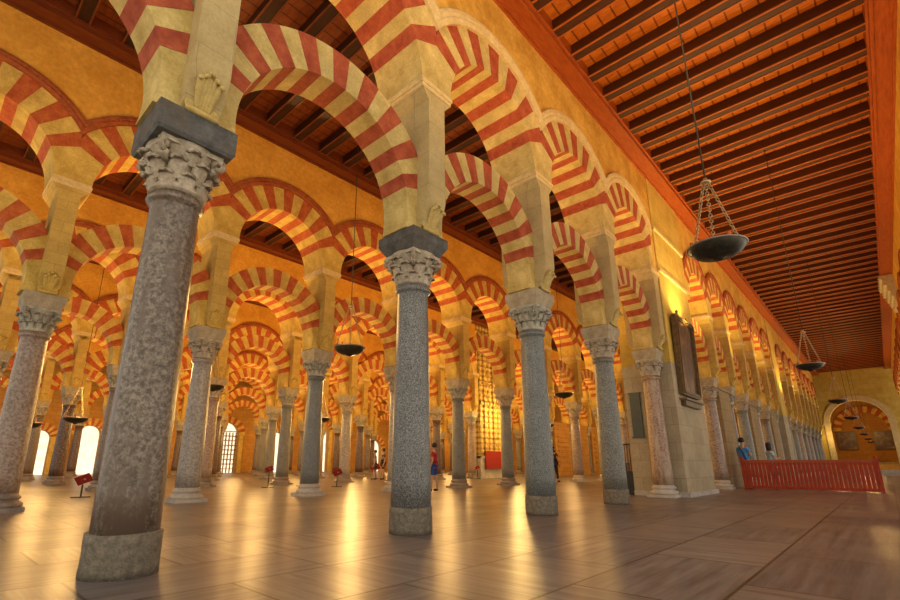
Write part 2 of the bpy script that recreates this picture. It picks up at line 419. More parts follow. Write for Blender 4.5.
def corbel_mesh(mat):
    m = MB()
    for j in range(-2, 3):                  # palmette of five lobes climbing the foot, tips curling out
        sh = 1-.12*abs(j)
        prof = [(.315, .03), (.335, .10), (.375, .18), (.415, .26*sh+.02), (.45, .33*sh+.02), (.485, .38*sh), (.50, .355*sh), (.49, .33*sh)]
        m.tube([(x, j*(.022+.034*i/7), ZA+z) for i, (x, z) in enumerate(prof)], [.026, .03, .034, .036, .034, .028, .022, .014], 8)
    for sy_ in (-1, 1):
        T = Matrix.Translation((.335, sy_*.115, ZA+.075)) @ Matrix.Rotation(PI/2, 4, 'Y')
        m.lathe([(0, -.03), (.04, -.02), (.045, .01), (.03, .02), (.022, .01), (.012, .03), (0, .03)], 12, T=T)
    T = Matrix.Translation((.35, 0, ZA+.02)) @ Matrix.Rotation(PI/2, 4, 'X')
    m.lathe([(0, -.15), (.02, -.15), (.03, -.12), (.03, .12), (.02, .15), (0, .15)], 10, T=T)
    return m.mesh('corbel', mat)
PM = {}
for key, mt, cm in (('grey', PIER, MOULD), ('gold', PIER2, MOULD)):
    PM[key] = (pier_mesh(mt), cornice_mesh(cm), corbel_mesh(CREAM if key == 'grey' else CREAM2))
def make_pier(key, x, y, label, group):
    t = empty('stone_pier', (x, y, ZA))
    blk = link('shaft_block', PM[key][0], t, (0, 0, -ZA)); link('cornice', PM[key][1], t, (0, 0, -ZA))
    for rz in (0, PI): link('corbel', PM[key][2], blk).rotation_euler = (0, 0, rz)
    return tag(t, label, 'pier', group)

# ------------------------------------------------------------------ arches (centred on y = 0)
ZL, RI, RE = 4.10, 1.20, 1.68
def arch_mesh(name, zc, ri, re, hx, clip, start, nv, mats, zbot, low=None):
    m = MB()
    def outer(a):
        c = abs(math.cos(a)); return min(re, clip/c if c > 1e-6 else re)
    def seg(a0, a1, mi, sub=3, bulge=0):
        for k in range(sub):
            p, q = a0+(a1-a0)*k/sub, a0+(a1-a0)*(k+1)/sub
            poly = [(ri*math.cos(p), zc+ri*math.sin(p)), (outer(p)*math.cos(p), zc+outer(p)*math.sin(p)),
                    (outer(q)*math.cos(q), zc+outer(q)*math.sin(q)), (ri*math.cos(q), zc+ri*math.sin(q))]
            n = 4; x0, x1 = -hx-bulge, hx+bulge
            vs = [(x0, a, b) for a, b in poly]+[(x1, a, b) for a, b in poly]
            fs = [(3, 2, 1, 0), (4, 5, 6, 7), (1, 2, 6, 5), (3, 0, 4, 7)]
            if k == 0: fs.append((0, 1, 5, 4))
            if k == sub-1: fs.append((2, 3, 7, 6))
            m.add(vs, fs, mi)
    end = PI-start; d = (end-start)/nv
    for i in range(nv):
        seg(start+i*d, start+(i+1)*d, 1 if i % 2 == 0 else 0, 2, .004 if i % 2 == 0 else 0)
    bot = math.asin((zbot-zc)/ri)
    for sg in (1, -1):                      # plain springer block below the first voussoir
        pts = []
        N = 7
        for k in range(N+1):
            a = bot+(start-bot)*k/N; pts.append((sg*ri*math.cos(a), zc+ri*math.sin(a)))
        oy = outer(start)*math.cos(start); oz = zc+outer(start)*math.sin(start)
        oo = [(sg*oy, oz)]
        if abs(oy-clip) > .01: oo.append((sg*clip, oz-.0))
        poly = pts+oo+[(sg*clip, zbot)]
        m.prism(poly, -hx, hx, 'x', 0)
    return m.mesh(name, mats)
def ring_mesh(name, zc, r0, r1, x0, x1, clip, mat, n=40, dent=False):
    """moulding that frames the upper arch on both faces"""
    m = MB()
    radii = [r0, r0, r0+(r1-r0)*.35, r0+(r1-r0)*.5, r0+(r1-r0)*.7, r1, r1]
    xs = [x0, x1*.97, x1, x1*.975, x1, x1*.98, x0]
    L = 7; vs = []
    for k in range(n+1):
        for r, X in zip(radii, xs):
            a0 = math.acos(min(1, clip/r)) if r > clip else 0
            a = a0+(PI-2*a0)*k/n; vs.append((X, r*math.cos(a), zc+r*math.sin(a)))
    m.add(vs, [(k*L+j, k*L+j+1, (k+1)*L+j+1, (k+1)*L+j) for k in range(n) for j in range(L-1)]+[tuple(range(L)), tuple(n*L+j for j in range(L))], 0)
    if dent:
        for k in range(3, n-3, 1):
            r = r0+(r1-r0)*.5; w = .016; a0 = math.acos(clip/r); c = a0+(PI-2*a0)*(k+.5)/n
            y, z = r*math.cos(c), zc+r*math.sin(c)
            m.box((x1*.97, y-w, z-w), (x1*1.03, y+w, z+w), 0)
    return m.mesh(name, mat)
def lower_mesh(mats): return arch_mesh('lower_arch', ZL, RI, RE, .235, 1.39, math.radians(16), 17, mats, ZA)
def upper_mesh(mats): return arch_mesh('upper_arch', ZU, 1.23, 1.88, HX, 1.55, math.radians(26), 13, mats, ZU)
def spandrel_mesh(mat):
    m = MB(); n = 32; hx = HX-.012; R = 1.86
    ys = [-1.55+3.1*k/n for k in range(n+1)]
    for k in range(n):
        a, b = ys[k], ys[k+1]
        za, zb = ZU+math.sqrt(R*R-a*a), ZU+math.sqrt(R*R-b*b)
        vs = [(-hx, a, za), (-hx, b, zb), (-hx, b, HT), (-hx, a, HT), (hx, a, za), (hx, b, zb), (hx, b, HT), (hx, a, HT)]
        m.add(vs, [(0, 1, 2, 3), (4, 7, 6, 5), (0, 4, 5, 1), (3, 2, 6, 7)]+([(0, 3, 7, 4)] if k == 0 else [])+([(1, 5, 6, 2)] if k == n-1 else []))
    return m.v, m.f
ARM = {'cream': (lower_mesh([CREAM, RED]), upper_mesh([CREAM, RED]), ring_mesh('moulding', ZU, 1.86, 2.10, HX-.02, HX+.07, 1.55, MOULD)),
       'gold': (lower_mesh([CREAM2, RED2]), upper_mesh([CREAM2, RED2]), ring_mesh('moulding', ZU, 1.86, 2.06, HX-.02, HX+.06, 1.55, MOULDR, 40, True))}
SPAN = spandrel_mesh(None)
def make_arches(key, x, yc, L, lab_lo, lab_up, glo, gup, lower=True):
    sy = L/3.1
    if lower:
        a = link('lower_arch', ARM[key][0], None, (x, yc, 0)); a.scale = (1, sy, 1); tag(a, lab_lo, 'arch', glo)
    u = empty('upper_arch', (x, yc, ZU))
    b = link('voussoir_ring', ARM[key][1], u, (0, 0, -ZU)); b.scale = (1, sy, 1)
    for rz in (0, PI):
        c = link('moulding', ARM[key][2], u, (0, 0, -ZU)); c.scale = (1, sy, 1); c.rotation_euler = (0, 0, rz)
    tag(u, lab_up, 'arch', gup)

# ------------------------------------------------------------------ arcades
# front arcade: bays of 3.1 m, a solid wall block, then tighter bays
WALLA, WALLB = 13.98, 16.80
col_front = [Y0+i*S for i in range(0, 5)]                   # 1.29 .. 13.69
bays_front = [(Y0+(i+.5)*S, S) for i in range(-1, 4)]       # last ends at 13.69
col_far, bays_far = [], []
y = 16.95
for i in range(6): bays_far.append((y+1.375, 2.75)); y += 2.75; col_far.append(y)
WALLC, WALLD = y+.25, y+2.0
y = WALLD+.15
while y < 57: bays_far.append((y+1.4, 2.8)); y += 2.8; col_far.append(y)
ENDY = 60.0

FL = [('brown_slim', 'rough', 0, 'slate_big', 'nearest brownish marble column in the left foreground under a dark slate block'),
      ('speckled', 'rough', 0, 'slate', 'speckled blue-grey granite column standing upright in the middle foreground'),
      ('blue', 'rough', 1, 'stone', 'smooth blue-grey granite column of the front arcade, third from the left'),
      ('grey', 'rough', 0, 'stone', 'grey-green marble column of the front arcade, fourth from the left'),
      ('pink', 'attic', 0, 'stone', 'reddish veined marble column with flared base attached to the pale stone pilaster')]
for y, (a, b, c, d, lab) in zip(col_front, FL):
    make_column(a, b, c, d, FRONT, y, lab, None)
for i, y in enumerate(col_front):
    make_pier('grey', FRONT, y, 'grey stone pier of the front arcade above the %s column from the left' % ORD[i], 'piers of the front arcade')
for i, (yc, L) in enumerate(bays_front):
    if i == 0: w = 'left of the foreground column'
    else: w = 'between %s and %s columns' % (ORD[i-1], ORD[i])
    make_arches('cream', FRONT, yc, L, 'lower red and cream arch of the front arcade, '+w, 'upper red and cream arch of the front arcade, '+w,
                'lower arches of the near front arcade', 'upper arches of the near front arcade')
kinds = ['rose', 'brown', 'grey', 'rose', 'brown']
for i, y in enumerate(col_far):
    w = '%s beyond the wall with the painting' % ORD[i]
    make_column(kinds[i % 5], 'attic', i % 2, 'stone', FRONT, y, 'pale stone column far along the front arcade, '+w, 'columns of the far front arcade')
    make_pier('gold', FRONT, y, 'golden pier far along the front arcade, '+w, 'piers of the far front arcade')
for i, (yc, L) in enumerate(bays_far):
    w = '%s beyond the wall with the painting' % ORD[i]
    make_arches('gold', FRONT, yc, L, 'lower striped arch far along the front arcade, '+w, 'upper striped arch far along the front arcade, '+w,
                'lower arches of the far front arcade', 'upper arches of the far front arcade')
def row_wall(name, x, bays, mat, extra=()):
    m = MB(); hx = HX-.012
    for yc, L in bays:
        s_ = L/3.1; m.add([(x+a, yc+b*s_, c) for a, b, c in SPAN[0]], SPAN[1])
    for y0, y1, z0 in extra: m.box((x-hx, y0, z0), (x+hx, y1, HT))
    return struct(m.obj(name, mat))
row_wall('wall_left', FRONT, bays_front+bays_far, PLASTER, [(13.69, WALLA, 6.2), (WALLB, 16.95, 6.2)])

# rows behind
used = {}
RB = [(-1, 12), (-1, 13), (0, 13), (0, 13), (0, 14)]
row_shafts = [['rose', 'lilac', 'blue', 'lilac', 'grey', 'blue', 'grey', 'rose', 'grey'],
              ['dark', 'brown', 'rose', 'grey', 'lilac', 'grey', 'dark', 'rose', 'brown'],
              ['dark', 'dark', 'brown', 'dark', 'grey', 'rose', 'dark', 'brown'],
              ['dark', 'brown', 'dark', 'rose', 'dark', 'grey', 'brown'], ['brown', 'dark', 'dark', 'rose', 'dark', 'grey']]
SIDE = ['left_second', 'left_third', 'left_fourth', 'left_fifth', 'left_sixth']
for k in range(1, 6):
    x = ROWX[k]; n0, n1 = RB[k-1]; j = 0
    row = ROWN[k]
    for n in range(n0, n1+1):
        y = Y0+n*S
        vis = seen([(x, y, z) for z in (0, 1, 2, 3, 3.8)])
        top = seen([(x, y, z) for z in (3.9, 5, 6)])
        if vis:
            w = '%s, %s from the left' % (row, ORD[j])
            ks = row_shafts[k-1]; q = ks[n % len(ks)]
            desc = {'rose': 'rose-grey', 'lilac': 'pale lilac-grey', 'blue': 'blue-grey', 'grey': 'grey', 'dark': 'dark brown', 'brown': 'brown'}[q]
            make_column(q, 'attic_dark' if k > 1 or n in (0, 4, 5) else 'attic', (n+k) % 2, 'stone', x, y, '%s marble column in the %s' % (desc, w), 'columns of the '+row)
            if top: make_pier('gold', x, y, 'golden stone pier above the %s column of the %s' % (ORD[j], row), 'piers of the '+row)
            j += 1
        elif top: make_pier('gold', x, y, 'golden stone pier of the %s at the left frame edge' % row, 'piers of the '+row)
    j = 0; bl = []
    for n in range(n0-1, n1):
        if k == 2 and n == 7: continue
        yc = Y0+(n+.5)*S; bl.append((yc, S))
        if seen([(x, yc+d, z) for d in (-1.2, 0, 1.2) for z in (5, 7, 8)]):
            make_arches('gold', x, yc, S, 'lower striped arch of the %s, %s from the left' % (row, ORD[j]), 'upper striped arch of the %s, %s from the left' % (row, ORD[j]),
                        'lower arches of the '+row, 'upper arches of the '+row); j += 1
    row_wall('wall_'+SIDE[k-1], x, bl, PLASTER2)

# right-hand arcade of the nave
XR = 1.64+HX
bays_r = []; col_r = []
y = 19.0
while y < 58: bays_r.append((y+1.4, 2.8)); y += 2.8; col_r.append(y)
row_wall('wall_right', XR, bays_r, PLASTER, [(5.0, 19.0, 6.2)])
j = 0
for y in col_r[:-1]:
    if seen([(XR, y, z) for z in (1, 3, 5)], 2):
        w = '%s from the near end' % ORD[j]; j += 1
        make_column(kinds[j % 5], 'attic', j % 2, 'stone', XR, y, 'column of the right-hand arcade at the right photo edge, '+w, 'columns of the right-hand arcade')
        make_pier('gold', XR, y, 'golden pier of the right-hand arcade, '+w, 'piers of the right-hand arcade')
j = 0
for yc, L in bays_r:
    if seen([(XR-HX, yc+d, z) for d in (-1.2, 0, 1.2) for z in (4, 6, 8)], 2):
        w = '%s from the near end' % ORD[j]; j += 1
        make_arches('gold', XR, yc, L, 'lower striped arch of the right-hand arcade, '+w, 'upper striped arch of the right-hand arcade, '+w,
                    'lower arches of the right-hand arcade', 'upper arches of the right-hand arcade')

# ------------------------------------------------------------------ solid wall blocks of the front arcade
def block(name, y0, y1, x0=-5.2, x1=-3.87):
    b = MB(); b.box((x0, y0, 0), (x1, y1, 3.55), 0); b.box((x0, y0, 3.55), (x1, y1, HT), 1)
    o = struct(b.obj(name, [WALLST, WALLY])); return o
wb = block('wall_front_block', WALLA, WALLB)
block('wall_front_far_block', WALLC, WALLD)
t_ = MB()
for z, d in ((7.55, .05), (6.22, .06)): t_.box((-3.87, WALLA, z), (-3.87+d, WALLB, z+.09)); t_.box((-3.87, WALLA, z+.09), (-3.87+d*.5, WALLB, z+.13))
struct(t_.obj('trim_1', MOULD))
t_ = MB(); t_.box((-3.87, WALLA, 0), (-3.80, WALLB, .12)); t_.box((-4.05, WALLA-.05, 0), (-3.80, WALLA, .12)); t_.box((-5.2, WALLA-.05, 0), (-4.7, WALLA, .12))
struct(t_.obj('baseboard_left', PALE))
# rough masonry screens between the far columns, leaving tall gaps
for i, (y0, y1, h) in enumerate(((20.2, 21.9, 3.5), (25.7, 27.3, 3.4), (31.2, 32.9, 3.4))):
    b = MB(); b.box((-4.62, y0, 0), (-4.1, y1, h)); b.box((-4.66, y0-.03, h), (-4.06, y1+.03, h+.1))
    tag(b.obj('masonry_screen', SCREENST), 'brown stone screen wall filling a bay beyond the painting, %s along the arcade' % ORD[i], 'wall', 'stone screen walls')

# ------------------------------------------------------------------ floor, ground, outer walls
b = MB(); b.box((-44.3, -9, -.12), (9, 82, 0)); struct(b.obj('floor', FLOOR))
b = MB(); b.box((-90, -40, -.22), (40, 100, -.125)); struct(b.obj('ground', SUNPAVE))
XW = -44.0
def wall_with_doors(name, x, y0, y1, h, doors, mat, th=.5):
    """wall across X with round-headed openings; doors: (centre y, width, spring height)"""
    m = MB(); cur = y0
    for c, w, zs in sorted(doors):
        m.box((x-th, cur, 0), (x, c-w/2, h)); r = w/2; n = 16
        for k in range(n):
            a, b_ = PI*k/n, PI*(k+1)/n
            ya, yb = c-r*math.cos(a), c-r*math.cos(b_); za, zb = zs+r*math.sin(a), zs+r*math.sin(b_)
            vs = [(X, Y, Z) for X in (x-th, x) for Y, Z in ((ya, za), (yb, zb), (yb, h), (ya, h))]
            m.add(vs, [(0, 1, 2, 3), (4, 7, 6, 5), (0, 4, 5, 1), (3, 2, 6, 7)])
        cur = c+w/2
    m.box((x-th, cur, 0), (x, y1, h))
    return struct(m.obj(name, mat))
DOORS = [(6.6, 1.2, 2.5), (9.6, 1.4, 2.9), (20.3, 2.2, 3.4), (25.5, 1.3, 3.2), (30.9, 1.4, 4.2), (38.3, 2.0, 2.6)]
wall_with_doors('wall_outer_left', XW, -9, 50, 9.6, DOORS, BRICKO)
# carved door surrounds and a lattice in one of them
for i, (c, w, zs) in enumerate(DOORS):
    m = MB(); n = 24; r = w/2
    nv = 15
    for k in range(nv):
        a, b_ = PI*k/nv, PI*(k+1)/nv
        poly = [(c-q*math.cos(t), zs+q*math.sin(t)) for q, t in ((r, a), (r+.55, a), (r+.55, b_), (r, b_))]
        m.prism(poly, XW, XW+.12, 'x', k % 2)
    for s_ in (-1, 1): m.box((XW, c+s_*(r+.2)-.18, 0), (XW+.15, c+s_*(r+.2)+.18, zs), 0)
    tag(m.obj('door_surround', [CREAM2, RED2]), 'striped round-headed door surround in the far wall, %s from the left' % ORD[i], 'doorway', 'door surrounds in the far wall')
m = MB()
c, w, zs = DOORS[2]
for k in range(7):
    y = c-w/2+w*(k+.5)/7; m.box((XW-.3, y-.05, 0), (XW-.22, y+.05, zs+.2))
for k in range(9): m.box((XW-.3, c-w/2, .3+k*.42), (XW-.22, c+w/2, .38+k*.42))
tag(m.obj('door_lattice', CARVED), 'yellow lit lattice gate inside the far round-headed doorway', 'gate')
# patio wall outside the doors
b = MB(); b.box((-56, -12, -.12), (-55.5, 60, 5.5)); struct(b.obj('wall_patio', SUNPAVE))
# end walls
b = MB(); b.box((-44.3, 47.5, 0), (-4.8, 47.9, 9.6)); struct(b.obj('wall_back', BRICKO))
# nave end wall with great arch
def end_wall(name, y, cx, r, zs, mat, x0=-4.9, x1=2.6, h=9.6, th=.5):
    m = MB(); m.box((x0, y, 0), (cx-r, y+th, h)); m.box((cx+r, y, 0), (x1, y+th, h)); n = 28
    for k in range(n):
        a, b_ = PI*k/n, PI*(k+1)/n
        xa, xb = cx-r*math.cos(a), cx-r*math.cos(b_); za, zb = zs+r*math.sin(a), zs+r*math.sin(b_)
        vs = [(X, Y, Z) for Y in (y, y+th) for X, Z in ((xa, za), (xb, zb), (xb, h), (xa, h))]
        m.add(vs, [(0, 1, 2, 3), (4, 7, 6, 5), (0, 4, 5, 1), (3, 2, 6, 7)])
    return struct(m.obj(name, mat))
end_wall('wall_end', ENDY, -1.35, 2.05, 4.6, WALLY)
m = MB(); n = 30
for k in range(n):
    a, b_ = PI*k/n, PI*(k+1)/n
    poly = [(-1.35-q*math.cos(t), 4.6+q*math.sin(t)) for q, t in ((2.05, a), (2.5, a), (2.5, b_), (2.05, b_))]
    m.prism(poly, ENDY-.14, ENDY, 'y', 0)
for s_ in (-1, 1): m.box((-1.35+s_*2.27-.22, ENDY-.14, 0), (-1.35+s_*2.27+.22, ENDY, 4.6)); m.box((-1.35+s_*2.27-.3, ENDY-.2, 4.45), (-1.35+s_*2.27+.3, ENDY, 4.65))
tag(m.obj('great_arch', MOULD), 'great round stone arch framing the opening at the end of the nave', 'arch')
# chapel beyond
b = MB(); b.box((-4.9, 74, 0), (2.6, 74.4, 9.6)); b.box((-4.9, 60.5, 0), (-4.5, 74, 9.6)); b.box((2.2, 60.5, 0), (2.6, 74, 9.6)); struct(b.obj('wall_chapel', BRICKO))
m = MB(); nv = 19
for k in range(nv):
    a, b_ = PI*k/nv, PI*(k+1)/nv
    poly = [(-1.3-q*math.cos(t)*1.0, 4.6+q*math.sin(t)) for q, t in ((2.0, a), (2.7, a), (2.7, b_), (2.0, b_))]
    m.prism(poly, 73.6, 74, 'y', k % 2)
tag(m.obj('striped_arch', [CREAM2, RED2]), 'striped arch on the chapel wall seen through the great arch', 'arch')
for i, xx in enumerate((-3.0, .1)):
    f = empty('altar_painting', (xx, 73.9, 2.6))
    q = MB(); q.box((-.75, -.06, 0), (.75, 0, 1.8)); q.obj('canvas', PAINT, f)
    q = MB()
    for a, c in (((-.87, -.12, -.12), (-.75, 0, 1.92)), ((.75, -.12, -.12), (.87, 0, 1.92)), ((-.75, -.12, -.12), (.75, 0, 0)), ((-.75, -.12, 1.8), (.75, 0, 1.92))): q.box(a, c)
    q.obj('frame', DARKW, f)
    tag(f, 'dark tall painting on the chapel wall, %s' % ('left of the hanging lamps' if i == 0 else 'right of the hanging lamps'), 'painting', 'chapel paintings')
f = empty('altar_table', (-1.4, 72.6, 0))
q = MB(); q.box((-2.2, -.5, 0), (2.2, .5, 1.0)); q.obj('body', MOULD, f); q = MB(); q.box((-2.35, -.6, 1.0), (2.35, .6, 1.12)); q.obj('top', PALE, f)
tag(f, 'pale stone altar below the chapel paintings at the nave end', 'altar')
f = empty('stone_step', (0, 0, 0))
C.objects.unlink(f); bpy.data.objects.remove(f)
b = MB(); b.box((-3.6, 56.5, 0), (1.6, 59.8, .22)); b.box((-3.6, 57.2, .22), (1.6, 59.8, .42)); tag(b.obj('stone_steps', PALE), 'low pale stone steps before the great arch at the nave end', 'steps')

# ------------------------------------------------------------------ ceilings
def ceiling(name, x0, x1, y0, y1, mats=None, pitch=.83, y_first=None):
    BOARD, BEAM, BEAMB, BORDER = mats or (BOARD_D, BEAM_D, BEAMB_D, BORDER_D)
    b = MB(); b.box((x0-.02, y0, HT+.38), (x1+.02, y1, HT+.46)); c = struct(b.obj(name, BOARD))
    bd = MB()
    for a, s_ in ((x0, 1), (x1, -1)):
        u0, u1 = sorted((a, a+s_*.40)); bd.box((u0, y0, HT), (u1, y1, HT+.1))
        u0, u1 = sorted((a+s_*.34, a+s_*.40)); bd.box((u0, y0, HT-.03), (u1, y1, HT))
        u0, u1 = sorted((a+s_*.0, a+s_*.06)); bd.box((u0, y0, HT-.05), (u1, y1, HT))
        u0, u1 = sorted((a+s_*.40, a+s_*.44)); bd.box((u0, y0, HT+.1), (u1, y1, HT+.38))
    bd.obj('border_board', BORDER, c)
    L = x1-x0; bm = MB()
    bm.box((x0+.42, 0, HT+.12), (x1-.42, .24, HT+.38), 0)
    bm.box((x0+.42, -.014, HT+.105), (x1-.42, .02, HT+.13), 1); bm.box((x0+.42, .22, HT+.105), (x1-.42, .254, HT+.13), 1)
    me = bm.mesh('beam', [BEAM, BEAMB])
    y = y_first if y_first is not None else y0+.4
    while y < y1-.3:
        link('beam', me, c, (0, y, 0)); y += pitch
    return c
ceiling('ceiling', FRONT+HX-.02, 1.66, 3.0, ENDY, (BOARD, BEAM, BEAMB, BORDER), y_first=4.20)
XS = [FRONT]+ROWX[1:]
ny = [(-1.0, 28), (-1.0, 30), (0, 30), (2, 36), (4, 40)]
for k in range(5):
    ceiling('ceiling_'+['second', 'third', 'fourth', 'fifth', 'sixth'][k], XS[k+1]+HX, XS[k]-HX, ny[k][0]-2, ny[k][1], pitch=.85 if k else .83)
# plain roof slabs that close the building above and beyond the boarded ceilings
b = MB(); b.box((-44.5, -9, 9.85), (-3.6, 82, 10.05)); b.box((-3.6, 2.2, 9.85), (9, 82, 10.05)); struct(b.obj('ceiling_roof_slab', BEAM))
b = MB(); b.box((XW, -9, 9.6), (ROWX[5]-HX, 50, 9.84)); struct(b.obj('ceiling_outer', BEAM))

# ------------------------------------------------------------------ hanging lamps
def chain(m, a, b, n, r=.011):
    a, b = Vector(a), Vector(b); d = (b-a)/n; u = d.normalized(); s1 = u.cross(Vector((0, 0, 1))).normalized(); s2 = u.cross(s1)
    for i in range(n):
        c = a+d*(i+.5); w = s1 if i % 2 else s2; L = d.length*.62
        pts = [c+u*L*math.cos(q)+w*.028*math.sin(q) for q in [2*PI*k/8 for k in range(8)]]
        m.tube(pts, r, 5, closed=True)
def make_lamp(ztop):
    root = empty('hanging_lamp', (0, 0, 0))
    d = MB().lathe([(0, -.235), (.05, -.245), (.08, -.23), (.1, -.205), (.22, -.19), (.34, -.145), (.43, -.075), (.48, .0), (.485, .02), (.46, .02), (.41, -.05), (.3, -.12), (.1, -.17), (0, -.175)], 44)
    dish = d.obj('dish', DISHM, root)
    r = MB().lathe([(.472, .0), (.500, .004), (.507, .018), (.5, .036), (.47, .036), (.460, .018), (.472, .0)], 44); r.obj('rim', RIMM, dish)
    for k in range(3):
        a = math.radians(20)+k*2*PI/3
        m = MB(); chain(m, (.47*math.cos(a), .47*math.sin(a), .03), (.05*math.cos(a), .05*math.sin(a), 1.38), 20); m.obj('chain', CHAINM, root)
    MB().lathe([(0, 1.35), (.06, 1.36), (.1, 1.385), (.085, 1.41), (.04, 1.44), (.035, 1.48), (0, 1.5)], 16).obj('boss', CHAINM, root)
    for k in range(4):
        a = k*PI/2+.4
        g = MB().lathe([(0, .02), (.018, .025), (.024, .06), (.03, .11), (.024, .11), (.016, .04), (0, .035)], 10, c=(.45*math.cos(a), .45*math.sin(a)))
        g.obj('glass_cup', GLASSCUP, dish)
    m = MB(); m.tube([(0, 0, 1.48), (0, 0, ztop)], .016, 6); m.obj('cord', CORDM, root)
    return root
XL, ZLMP = -1.0, 3.20
lamp0 = make_lamp((9.40-3.2)/.61)
LY = [5.95, 15.05, 24.15, 33.25, 42.4, 51.5, 61.2, 69.5]
for i, yy in enumerate(LY):
    o = lamp0 if i == 0 else copy_tree(lamp0)
    o.location = (XL, yy, ZLMP); o.scale = (.61, .61, .61)
    if i == 0: o.rotation_euler = (0, 0, .3); lab = 'large dark dish lamp hanging on chains nearest the viewer in the right nave'
    else: lab = 'dish lamp hanging in the right nave, %s from the viewer' % ORD[i]
    tag(o, lab, 'hanging lamp', 'hanging lamps of the right nave')
lamp1 = None
for i, (x, y, z, s_, lab) in enumerate(((-7.75, 5.97, 3.12, .66, 'dark dish lamp hanging left of the speckled granite column'),
                              (-7.70, 15.2, 3.14, .66, 'dish lamp hanging between the third and fourth front columns'),
                              (-14.45, 6.07, 3.06, .66, 'dish lamp hanging beside the pale column right of the foreground column'),
                              (-14.45, 26.3, 3.1, .7, 'small far lamp hanging right of the third front column'),
                              (-14.45, 10.0, 2.35, .66, 'small dish lamp hanging beside the blue-grey column of the second arcade'),
                              (-21.0, 4.05, 2.35, .8, 'dish lamp hanging in front of the bright doors at the left edge'),
                              (-21.0, 2.75, 2.1, .8, 'leftmost small dish lamp hanging near the left photo edge'))):
    if lamp1 is None:
        lamp1 = make_lamp(1.6); o = lamp1
    else: o = copy_tree(lamp1)
    o.location = (x, y, z); o.scale = (s_, s_, s_)
    for ch in o.children:
        if ch.name.startswith('cord'):
            ch.location = (0, 0, 0)
            me = MB().tube([(0, 0, 1.48), (0, 0, (9.40-z)/s_)], .013, 6).mesh('cord', CORDM); ch.data = me
    tag(o, lab, 'hanging lamp', 'hanging lamps of the side naves')

# ------------------------------------------------------------------ painting, plaque, carved bracket
f = empty('framed_painting', (-3.86, 15.2, 2.80)); f.rotation_euler = (0, math.radians(1.5), 0)
W2, HH = .72, 2.05
q = MB(); q.box((.03, -W2, 0), (.07, W2, HH)); q.obj('canvas', PAINT, f)
q = MB()
for a, c in (((0, -W2-.13, -.13), (.13, -W2, HH+.13)), ((0, W2, -.13), (.13, W2+.13, HH+.13)), ((0, -W2, -.13), (.13, W2, 0)), ((0, -W2, HH), (.13, W2, HH+.13)),
             ((.13, -W2-.08, -.08), (.16, -W2-.04, HH+.08)), ((.13, W2+.04, -.08), (.16, W2+.08, HH+.08)), ((.13, -W2, -.08), (.16, W2, -.04)), ((.13, -W2, HH+.04), (.16, W2, HH+.08))): q.box(a, c)
for yy in (-.5, .5): q.lathe([(0, 0), (.05, .03), (.03, .1), (.05, .16), (0, .22)], 10, c=(.07, yy), T=Matrix.Translation((0, 0, HH+.12)))
q.obj('frame', DARKW, f)
tag(f, 'dark old painting in a bronze-brown frame high on the yellow wall', 'painting')
q = MB(); q.box((-3.87, 14.35, 2.52), (-3.68, 16.1, 2.58)); q.box((-3.87, 14.45, 2.38), (-3.74, 16.0, 2.52))
tag(q.obj('wall_ledge', DARKW), 'dark ledge shelf under the framed painting', 'shelf')
q = MB(); q.box((-5.06, 13.93, 1.55), (-4.78, 13.98, 2.75)); q.box((-5.09, 13.92, 1.52), (-4.75, 13.94, 1.56)); q.box((-5.09, 13.92, 2.74), (-4.75, 13.94, 2.78))
tag(q.obj('wall_plaque', plain('dark_slate_plaque', (.06, .07, .05), .4)), 'tall dark plaque on the pale pilaster left of the reddish column', 'plaque')
q = MB()
for k, (d, z0, z1) in enumerate(((.12, 8.0, 8.25), (.2, 8.25, 8.5), (.28, 8.5, 8.8), (.38, 8.8, 9.1), (.46, 9.1, 9.28))):
    q.box((1.64-d, 29.5, z0), (1.66, 32.0, z1))
    for j_ in range(6): q.lathe([(0, -.06), (.06, 0), (0, .06)], 8, c=(1.64-d, 29.7+j_*.42), T=Matrix.Translation((0, 0, (z0+z1)/2)))
tag(q.obj('carved_bracket', WHITEST), 'pale carved stone bracket under the ceiling at the right edge', 'bracket')

# carved lattice screen in the third arcade
f = empty('carved_screen', (-17.74, 24.54, 0))
q = MB(); q.box((-.3, -1.2, 1.25), (.3, 1.2, 6.2)); q.box((-.3, -1.53, 6.2), (.3, 1.53, 8.9)); q.box((-.42, -1.53, 8.9), (.42, 1.53, 9.3)); q.box((-.42, -1.2, 4.3), (.42, 1.2, 4.5)); q.box((-.4, -1.2, 5.4), (.4, 1.2, 5.55))
for k in range(6):
    yy = -1.15+k*.46; q.box((.3, yy-.05, 1.25), (.42, yy+.05, 8.9))
for k in range(18):
    q.box((.3, -1.2, 1.5+k*.42), (.38, 1.2, 1.6+k*.42))
q.obj('lattice', CARVED, f)
q = MB(); q.box((-.36, -1.2, 0), (.36, 1.2, 1.25)); q.box((-.42, -1.2, 1.15), (.42, 1.2, 1.27)); q.obj('plinth', PALE, f)
tag(f, 'tall gilded carved lattice screen with a pale plinth between the columns', 'carved screen')
RCL = cloth('red_cloth', (.36, .022, .012))
q = MB(); q.box((-17.30, 23.7, .55), (-17.26, 25.4, 1.55)); q.box((-17.34, 23.66, 1.53), (-17.25, 25.44, 1.57))
tag(q.obj('red_banner', RCL), 'red cloth banner on the plinth of the gilded carved screen', 'banner')
